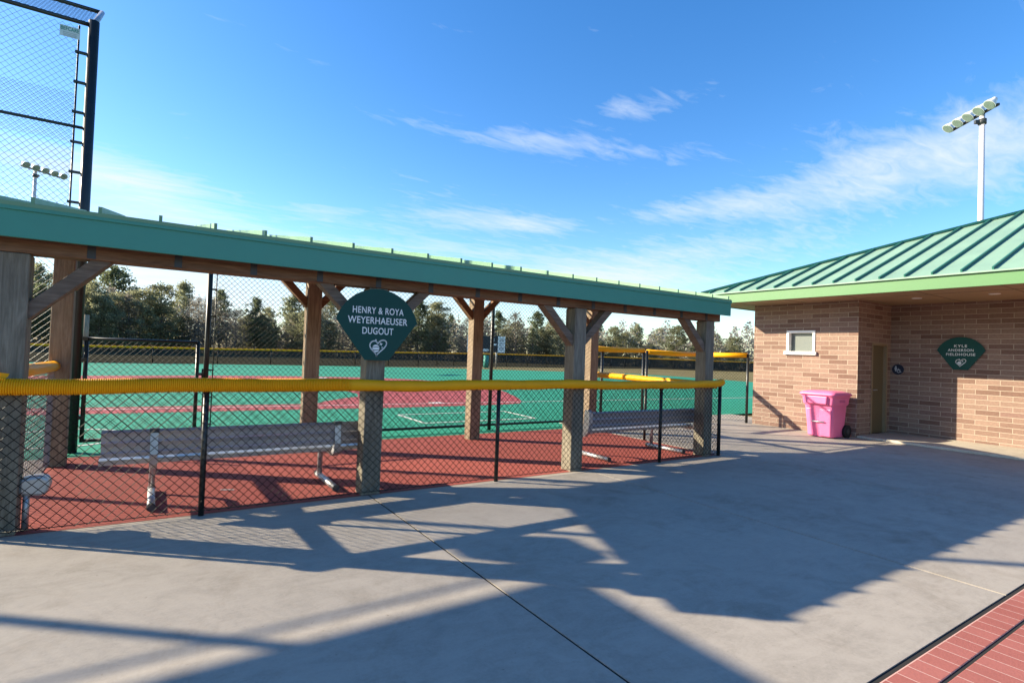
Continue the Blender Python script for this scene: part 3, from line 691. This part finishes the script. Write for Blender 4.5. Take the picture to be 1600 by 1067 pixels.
m.add([(A[0],YS-1.2,rz(0)-.025), (A[0],A[1],rz(0)-.025), (40,A[1],rz(0)-.025), (40,YS-1.2,rz(0)-.025)], [(0,1,2,3)])
m.add([(A[0],YS-1.2,rz(0)), (A[0],A[1],rz(0)), (A[0],A[1],rz(0)-.025), (A[0],YS-1.2,rz(0)-.025)], [(0,3,2,1)])
m.add([(A[0],A[1],rz(0)), (40,A[1],rz(0)), (40,A[1],rz(0)-.025), (A[0],A[1],rz(0)-.025)], [(0,3,2,1)])
rf_ = m.build('roof', ROOFG, fh)
m = MB()
y = A[1]-.28
while y > YS-1:
    L = min(hx, A[1]-y) - .02
    m.bar((A[0]+.015,y,rz(.015)+.02), (A[0]+L,y,rz(L)+.02), .024, .055, (0,0,1))
    y -= .41
m.build('standing_seam', SEAMG, rf_); m = MB()
x = A[0]+.3
while x < 26:
    L = min(hx, x-A[0]) - .02
    m.bar((x,A[1]-.015,rz(.015)+.02), (x,A[1]-L,rz(L)+.02), .024, .055, (0,0,1))
    x += .41
m.build('standing_seam', SEAMG, rf_)
m = MB(); m.bar((A[0]+.02,A[1]-.02,rz(.02)+.03), (A[0]+hx,A[1]-hx,rz(hx)+.03), .14, .05, (0,0,1)); m.build('hip_cap', SEAMG, rf_)

# ------------------------------------------------------------------ pink wheeled bin
tb = thing('wheeled_bin', 'bright pink wheeled trash bin standing against the sunlit brick wall', 'trash bin', (11.85, 5.93, 0))
def rring(cx, cy, hx_, hy_, z, r=.06, n=5):
    out = []
    for (sx, sy, a0) in ((1,1,0), (-1,1,90), (-1,-1,180), (1,-1,270)):
        for k in range(n):
            a = R(a0+90*k/(n-1)); out.append((cx+sx*(hx_-r)+r*math.cos(a), cy+sy*(hy_-r)+r*math.sin(a), z))
    return out
def loft(m, rings, cap=True):
    n = len(rings[0]); b = [v for rg in rings for v in rg]
    fs = []
    for i in range(len(rings)-1):
        for k in range(n): fs.append((i*n+k, i*n+(k+1)%n, (i+1)*n+(k+1)%n, (i+1)*n+k))
    if cap: fs += [tuple(range(n))[::-1], tuple((len(rings)-1)*n+k for k in range(n))]
    m.add(b, fs, True)
bx, by = 11.85, 5.93
m = MB()
loft(m, [rring(bx-.0,by,.25,.245,.02), rring(bx-.005,by,.255,.25,.05), rring(bx-.02,by,.285,.275,.40), rring(bx-.03,by,.305,.29,.66), rring(bx-.032,by,.318,.303,.675), rring(bx-.032,by,.335,.318,.70), rring(bx-.035,by,.345,.325,.83), rring(bx-.035,by,.36,.345,.845), rring(bx-.035,by,.36,.345,.875)])
bod = m.build('bin_body', PINK, tb)
mod = bod.modifiers.new('bevel', 'EDGE_SPLIT'); mod.split_angle = R(40)
m = MB()   # front grab moulding and vertical flutes on the lower front
fx = bx-.035-.345
m.hexa([(fx-.045,by-.20,.70), (fx+.02,by-.24,.70), (fx+.02,by+.24,.70), (fx-.045,by+.20,.70), (fx-.06,by-.22,.86), (fx+.02,by-.26,.86), (fx+.02,by+.26,.86), (fx-.06,by+.22,.86)])
m.build('front_grip', PINK, tb, bevel=.015)
for (y0, y1) in ((.245,.10), (-.02,-.245)):
    m = MB(); m.hexa([(bx-.285,by+y0*.95,.03), (bx-.285,by+y1*.95,.03), (bx-.22,by+y1*.95,.03), (bx-.22,by+y0*.95,.03), (bx-.333,by+y0*1.05,.60), (bx-.333,by+y1*1.05,.60), (bx-.24,by+y1*1.05,.60), (bx-.24,by+y0*1.05,.60)]); m.build('front_rib', PINK, tb, bevel=.02)
m = MB(); m.tube([(bx-.335,by-.13,.33),(bx-.335,by+.13,.33)], .014, 8); m.build('catch_bar', STEEL, tb)
m = MB()
loft(m, [rring(bx-.04,by,.395,.365,.876,.08), rring(bx-.04,by,.40,.37,.905,.08), rring(bx-.035,by,.37,.345,.935,.09), rring(bx-.03,by,.25,.25,.965,.10), rring(bx-.03,by,.08,.10,.972,.05)])
m.build('lid', PINK, tb)
m = MB(); m.tube([(bx+.36,by-.27,.80), (bx+.40,by-.27,.875), (bx+.40,by+.27,.875), (bx+.36,by+.27,.80)], .017, 10); m.build('handle', PINK, tb)
for s in (-1, 1):
    m = MB(); m.tube([(bx+.265,by+s*.26,.135), (bx+.265,by+s*.315,.135)], .135, 24); wv = m.build('wheel', TYRE, tb)
    m = MB(); m.tube([(bx+.265,by+s*.255,.135), (bx+.265,by+s*.322,.135)], .055, 16); m.build('hub', DARKM, wv)
m = MB(); m.tube([(bx+.265,by-.26,.135), (bx+.265,by+.26,.135)], .012, 8); m.build('axle', STEEL, tb)
m = MB()
for z in (.775, .745): m.box(bx-.12, bx+.10, by-.3275, by-.324, z, z+.012)
m.build('side_marking', simple('dark_pink_print', (.40,.05,.18), .5), tb)

# ------------------------------------------------------------------ floodlight poles
def flood(x, y, h, a, b, face, label, dip):
    t = thing('floodlight_pole', label, 'light pole', (x, y, 0), 'sports floodlight poles')
    m = MB(); m.tube([(x,y,-.1), (x,y,h)], [.145,.10], 16); m.build('pole', POLEM, t)
    m = MB(); A, B = Vector((*a, h)), Vector((*b, h)); e = (B-A).normalized()
    m.bar(A-e*.15, B+e*.15, .10, .10); m.build('crossarm', DARKM, t)
    m = MB(); m.tube([(x,y,h-.5), (x,y,h-.28)], .16, 14); m.bar((x,y,h-.4), (x+face[0]*.32,y+face[1]*.32,h-.4), .12, .16); m.build('junction_box', DARKM, t)
    f = Vector((face[0], face[1], -dip)).normalized()
    for i in range(5):
        c = A + (B-A)*(i/4) + Vector((0,0,.14)) + Vector((face[0],face[1],0))*.18
        # bell-shaped housing, open end aimed down at the field
        m = MB(); m.tube([c-f*.25, c-f*.23, c-f*.12, c+f*.02, c+f*.14, c+f*.15], [.07,.10,.13,.20,.245,.25], 18); lam = m.build('lamp', LAMPM, t)
        m = MB(); m.tube([c+f*.152, c+f*.165], [.225,.21], 18); m.build('lens', LENS, lam)
        m = MB(); sd_ = e
        m.tube([c-f*.14-Vector((0,0,.05)), A + (B-A)*(i/4)], .035, 8); m.build('lamp_bracket', DARKM, lam)
flood(30.77, 8.87, 13.1, (30.30,8.27), (31.85,10.27), (-.79,.61), 'tall pale floodlight pole with five lamps rising behind the brick building roof', 1.15)
flood(-7.54, 50.4, 13.2, (-8.10,49.72), (-6.28,51.42), (.68,-.74), 'tall pale floodlight pole with five lamps seen through the backstop mesh', .75)

# ------------------------------------------------------------------ scoreboard and odd posts
sbx, sby = 24.6, 46.6
def pxp(az, dist): return Vector((math.sin(R(az))*dist, math.cos(R(az))*dist, 0))
SBD = 58.0
c = pxp(30.55, SBD); e = Vector((math.cos(R(33)), -math.sin(R(33)), 0)); fn = Vector((-math.sin(R(33)), -math.cos(R(33)), 0))
sb = thing('scoreboard', 'dark scoreboard with white panels at both ends beyond the outfield fence', 'scoreboard', tuple(c))
zc, hh, hw = 2.45, .86, 2.02
m = MB(); m.plate([c+e*sx*hw*1.0+Vector((0,0,zc+sz*hh)) for sx, sz in ((-1,-1),(1,-1),(1,1),(-1,1))], fn, .15); m.build('board', simple('black_scoreboard_face', (.014,.018,.026), .5), sb)
WPAN = simple('white_panel', (.70,.72,.72), .6); GPR = simple('grey_panel_print', (.22,.24,.26), .7)
for s0, s1 in ((-1.0,-.60), (.62,1.0)):
    m = MB(); m.plate([c+fn*.085+e*q*hw+Vector((0,0,zc+sz*hh)) for q, sz in ((s0,-1),(s1,-1),(s1,1),(s0,1))], fn, .015); pn = m.build('sponsor_panel', WPAN, sb)
    m = MB()
    for zz in (-.62,-.40,-.12,.14,.44,.64):
        a = s0+.07; b = s1-.07
        if zz in (-.12,): b -= .1
        m.add([c+fn*.095+e*q*hw+Vector((0,0,zc+zz*hh+dz)) for q, dz in ((a,-.05),(b,-.05),(b,.05),(a,.05))], [(0,1,2,3)])
    m.build('panel_print', GPR, pn)
for (a, b, z0, z1) in ((.37,.55,-.14,.08), (.37,.43,.40,.52), (.37,.43,.62,.74), (-.15,.1,-.9,-.6), (-.02,.16,-.82,-.66)):
    m = MB(); m.add([c+fn*.09+e*q*hw+Vector((0,0,zc+zz*hh)) for q, zz in ((a,z0),(b,z0),(b,z1),(a,z1))], [(0,1,2,3)]); m.build('score_window', WPAN, sb)
for s in (-.55, .55): m = MB(); m.tube([c+e*s*hw-fn*.2+Vector((0,0,-.1)), c+e*s*hw-fn*.2+Vector((0,0,zc+.6))], .09, 10); m.build('support_post', STEEL, sb)
m = MB(); q = c + e*.05*hw + fn*1.0; m.tube([q+Vector((0,0,-.06)), q+Vector((0,0,1.25))], .28, 12); tag(m.build('padded_post', GREENP, loc=tuple(q)), 'green padded post standing under the scoreboard', 'post')
wp = pxp(-4.85, 47.6); m = MB(); m.tube([wp+Vector((0,0,-.1)), wp+Vector((0,0,3.15))], .17, 10); tag(m.build('wooden_post', WZB, loc=tuple(wp)), 'bare wooden post beyond the outfield fence above the gate corner', 'post')

# ------------------------------------------------------------------ shade canopy standing to the left of the view
sc = thing('shade_canopy', 'flat-roofed steel shade canopy left of the dugout', 'canopy', (-8.6, 6, 0))
m = MB(); m.box(-13, -4.86, 2.6, 8.66, 4.05, 4.22); m.build('canopy_roof', ROOFM, sc, bevel=.01)
for x, y in ((-9.6, 8.60), (-12.5, 8.60), (-9.6, 3.0), (-12.5, 3.0)): m = MB(); m.tube([(x,y,0), (x,y,4.06)], .05, 12); m.build('canopy_post', STEEL, sc)
m = MB(); m.hexa([(-4.38,8.66,3.62), (-4.02,8.66,3.62), (-4.02,9.10,3.62), (-4.38,9.10,3.62), (-4.44,8.6,3.98), (-3.96,8.6,3.98), (-3.96,9.14,3.98), (-4.44,9.14,3.98)])
ls = thing('shadow_box', 'unseen dark box added at the end of the shade canopy to cast a shadow', 'blocker', (-4.2, 8.9, 3.6)); m.build('shadow_box_body', DARKM, ls, bevel=.02)  # added out of view, only its shadow on the concrete shows
m = MB(); m.bar((-4.87,8.86,4.10), (-4.15,8.86,4.04), .05, .05); m.build('shadow_box_bracket', DARKM, ls)

# ------------------------------------------------------------------ trees
PINEF = foliage('pine_foliage', (.085,.108,.054), (.18,.205,.105), (.31,.32,.19))
BROADF = foliage('broadleaf_foliage', (.115,.123,.064), (.245,.25,.138), (.39,.38,.235))
BRUSHF = foliage('bare_brush', (.14,.128,.10), (.28,.255,.205), (.42,.385,.315))
def leaf(m, c, s, rg):
    a = Vector((rg.gauss(0,1), rg.gauss(0,1), rg.gauss(0,1))).normalized(); b = a.orthogonal().normalized()
    b = (Matrix.Rotation(rg.uniform(0, 6.28), 3, a) @ b); d = a.cross(b)
    w = s*rg.uniform(.35,.6); h = s*rg.uniform(.8,1.3)
    n = len(m.v); m.v += [c-b*w, c+d*h*.5-b*w*.2, c+b*w, c-d*h*.5+b*w*.2]; m.f.append([n,n+1,n+2,n+3]); m.sm.append(False)
def make_tree(kind, seed, H=10.0):
    rg = random.Random(seed); t = MB(); cr = MB()
    lean = rg.uniform(-.35,.35); lean2 = rg.uniform(-.3,.3)
    def tp(z): f = z/H; return Vector((lean*f+.12*math.sin(f*5+seed), lean2*f+.1*math.cos(f*4+seed), z))
    tr = .20 if kind == 'pine' else .17
    t.tube([tp(H*k/8) for k in range(9)], [tr*(1-.86*k/8) for k in range(9)], 8)
    if kind == 'pine': z0, nb, wid = (.30 if seed == 1 else .22), 44, 2.4
    elif kind == 'tallpine': z0, nb, wid = .55, 26, 2.2
    elif kind == 'broad': z0, nb, wid = .08, 52, 3.1
    else: z0, nb, wid = .12, 44, 2.7
    for k in range(nb):
        f = z0 + (1-z0)*((k+rg.random())/nb); z = f*H
        g = (f-z0)/(1-z0)
        if seed == 3: w = wid*(.40+.75*math.sin(math.pi*min(1, g*.92+.10)))*rg.uniform(.5,1.15)*(1-.45*g)
        elif kind in ('pine',): w = wid*math.sqrt(max(.10, 1-(1.75*g-.72)**2))*rg.uniform(.42,1.12)*(.98-.12*g)
        elif kind == 'tallpine': w = wid*math.sqrt(max(.05, 1-(2*g-.9)**2*.9))*rg.uniform(.45,1.1)*.85
        else: w = wid*math.sqrt(max(.06, 1-(1.7*g-.75)**2))*rg.uniform(.5,1.1)
        az = k*2.4+rg.uniform(-.7,.7); rise = rg.uniform(.0,.45)*w
        A = tp(z*.97); B = A + Vector((math.cos(az)*w, math.sin(az)*w, rise))
        mid = (A+B)/2 + Vector((0,0,.12*w))
        t.tube([A, mid, B], [.05*(1-g*.6), .032, .012], 5, False)
        if kind == 'sparse':
            for j in range(26):
                c = A.lerp(B, rg.uniform(.3,1.05)) + Vector((rg.gauss(0,.5), rg.gauss(0,.5), rg.gauss(.15,.45)))
                leaf(cr, c, rg.uniform(.10,.22), rg)
            for j in range(5):
                c = A.lerp(B, rg.uniform(.35,1.0)); dv = Vector((rg.gauss(0,.5), rg.gauss(0,.5), rg.uniform(.2,1.1)))
                t.tube([c, c+dv], [.018,.006], 4, False)
        else:
            for q in (rg.uniform(.40,.62), rg.uniform(.68,.84), 1.0):
                cc = A.lerp(B, q) + Vector((rg.gauss(0,.15), rg.gauss(0,.15), rg.gauss(.1,.15)))
                sz = rg.uniform(.30,.58)*(1.15 if kind == 'broad' else 1)
                for j in range(int(34*sz/.45)):
                    c = cc + Vector((rg.gauss(0,sz*.55), rg.gauss(0,sz*.55), rg.gauss(0,sz*.40)))
                    leaf(cr, c, rg.uniform(.13,.27), rg)
    if kind != 'sparse':
        for j in range(950 if kind == 'broad' else 650):
            g = rg.random(); z = (z0+(1-z0)*g)*H
            prof = math.sqrt(max(.05, 1-(1.7*g-.75)**2)) if kind == 'broad' else (math.sqrt(max(.05, 1-(2*g-.9)**2*.9))*.8 if kind == 'tallpine' else math.sqrt(max(.10, 1-(1.75*g-.72)**2))*.85)
            a = rg.uniform(0, 6.28); q = wid*prof*math.sqrt(rg.random())*.78*(.75+.25*math.sin(3*a+seed+g*9))
            leaf(cr, tp(z)+Vector((math.cos(a)*q, math.sin(a)*q, rg.gauss(0,.2))), rg.uniform(.16,.30), rg)
    else:
        for j in range(700):
            g = rg.random(); z = (z0+(1-z0)*g)*H; a = rg.uniform(0, 6.28); q = wid*math.sqrt(max(.06, 1-(1.7*g-.75)**2))*math.sqrt(rg.random())*.85
            leaf(cr, tp(z)+Vector((math.cos(a)*q, math.sin(a)*q, 0)), rg.uniform(.09,.20), rg)
    for j in range(90):
        c = tp(H*rg.uniform(.93,1.01)) + Vector((rg.gauss(0,.28), rg.gauss(0,.28), rg.gauss(0,.2))); leaf(cr, c, rg.uniform(.13,.24), rg)
    return t, cr
protos = {}
for kind, seeds, mt in (('pine', (1,2,3), PINEF), ('tallpine', (4,5), PINEF), ('broad', (6,7,8), BROADF), ('sparse', (9,10,11), BRUSHF)):
    for s in seeds:
        t, cr = make_tree(kind, s)
        tm = t.build('trunk', BARK, None); cm = cr.build('crown', mt, None)
        protos.setdefault(kind, []).append((tm.data, cm.data)); bpy.data.objects.remove(tm); bpy.data.objects.remove(cm)
def plant(kind, az, el, dist, label, idx=None, wf=1.0, group='trees beyond the outfield fence'):
    p = pxp(az, dist); H = CAM_H + el*dist + .06
    nm = {'pine':'pine_tree', 'tallpine':'pine_tree', 'broad':'broadleaf_tree', 'sparse':'bare_tree'}[kind]
    o = bpy.data.objects.new(nm, None); COL.objects.link(o)
    o.location = (p.x, p.y, -.06); k = H/10.0; o.scale = (k*wf, k*wf, k); o.rotation_euler = (0, 0, rnd.uniform(0, 6.28))
    o['label'] = label; o['category'] = 'tree'; o['group'] = group
    lst = protos[kind]; tm, cm = lst[(idx if idx is not None else rnd.randrange(len(lst))) % len(lst)]
    for q, nme in ((tm, 'trunk'), (cm, 'crown')):
        c = bpy.data.objects.new(nme, q); COL.objects.link(c); c.parent = o
    return o
def pix_dir(px, py):
    d = fwd + r2*((px-800)/FPX) - u2*((py-533.5)/FPX)
    return math.degrees(math.atan2(d.x, d.y)), d.z/math.hypot(d.x, d.y)
L_P = 'dark green pine tree in the wood beyond the outfield fence'
L_B = 'olive green broadleaf tree in the wood beyond the outfield fence'
L_S = 'thin grey bare tree in the wood beyond the outfield fence'
LAB = {'pine': L_P, 'tallpine': 'tall bare-trunked pine tree in the wood beyond the outfield fence', 'broad': L_B, 'sparse': L_S}
# skyline trees: kind, pixel of the top, width factor, own label
sky_trees = [('pine',62,416,1.0,None), ('broad',100,428,.9,None), ('broad',140,440,.8,None), ('pine',186,419,1.15,'tallest dark pine tree standing above the left end of the gate'), ('pine',216,452,.85,None), ('broad',254,446,1.0,None),
    ('tallpine',289,442,.85,'slender pine with pale bare trunk left of the tall black fence post'), ('sparse',312,466,1.0,None), ('pine',347,455,1.0,None), ('sparse',376,484,.9,None), ('pine',400,466,.85,None), ('broad',422,482,.95,None),
    ('tallpine',457,463,1.15,'round-topped pine just left of the second back post of the dugout'), ('sparse',500,476,1.0,None), ('broad',520,470,.95,None), ('pine',560,482,1.0,None), ('broad',590,478,.9,None), ('pine',625,480,1.0,None), ('pine',655,472,.95,None), ('broad',680,474,1.05,None),
    ('pine',706,494,1.0,None), ('sparse',730,498,1.0,None), ('broad',752,496,.9,None), ('pine',780,488,1.0,None), ('sparse',806,490,1.1,None), ('pine',842,488,1.1,None), ('broad',868,500,1.0,None), ('pine',900,506,1.0,None), ('pine',938,506,.9,None),
    ('broad',958,511,1.0,None), ('pine',995,508,1.1,'dark pointed pine rising above paler trees in the right dugout opening'), ('broad',1030,514,1.2,None), ('broad',1056,510,1.2,None), ('sparse',1085,520,1.1,None), ('broad',1118,524,1.2,None), ('broad',1148,528,1.2,None), ('sparse',1175,530,1.2,None), ('broad',1200,532,1.2,None),
    ('pine',30,424,1.0,None), ('broad',0,430,1.0,None)]
i = 0
for kind, px, py, wf, lab in sky_trees:
    az, el = pix_dir(px, py)
    plant(kind, az, el, 92+10*math.sin(i*2.3)+ (px/1200)*22, lab or LAB[kind], i, wf); i += 1
# second rank filling the gaps
for k in range(96):
    px = -40+k*13.5+rnd.uniform(-8,8)
    near = sorted(sky_trees, key=lambda q: abs(q[1]-px))[:3]; py = sum(q[2] for q in near)/3 + rnd.uniform(12,42)
    az, el = pix_dir(px, py); kind = rnd.choice(['broad','sparse','broad','pine','broad','sparse'])
    plant(kind, az, el, 84+rnd.uniform(-4,5)+(px/1200)*24, LAB[kind], k, rnd.uniform(1.0,1.4))
m = MB(); rg = random.Random(77)   # scrub under and behind the trees, one uncountable mass
for k in range(46000):
    az = rg.uniform(-14, 66); f = (az+14)/80
    dist = rg.uniform(86, 118)+f*22
    hmax = 4.2+1.6*math.sin(az*1.7)+1.1*math.sin(az*4.1+1)+ (1.8 if dist > 105 else 0) + 1.2
    p = pxp(az, dist); z = hmax*rg.random()**1.1
    leaf(m, Vector((p.x, p.y, z)), rg.uniform(.28,.55), rg)
o = m.build('woodland_scrub', BRUSHF, kind='stuff')
for o in bpy.data.objects:
    for k in ('_at', '_off'):
        if k in o: del o[k]
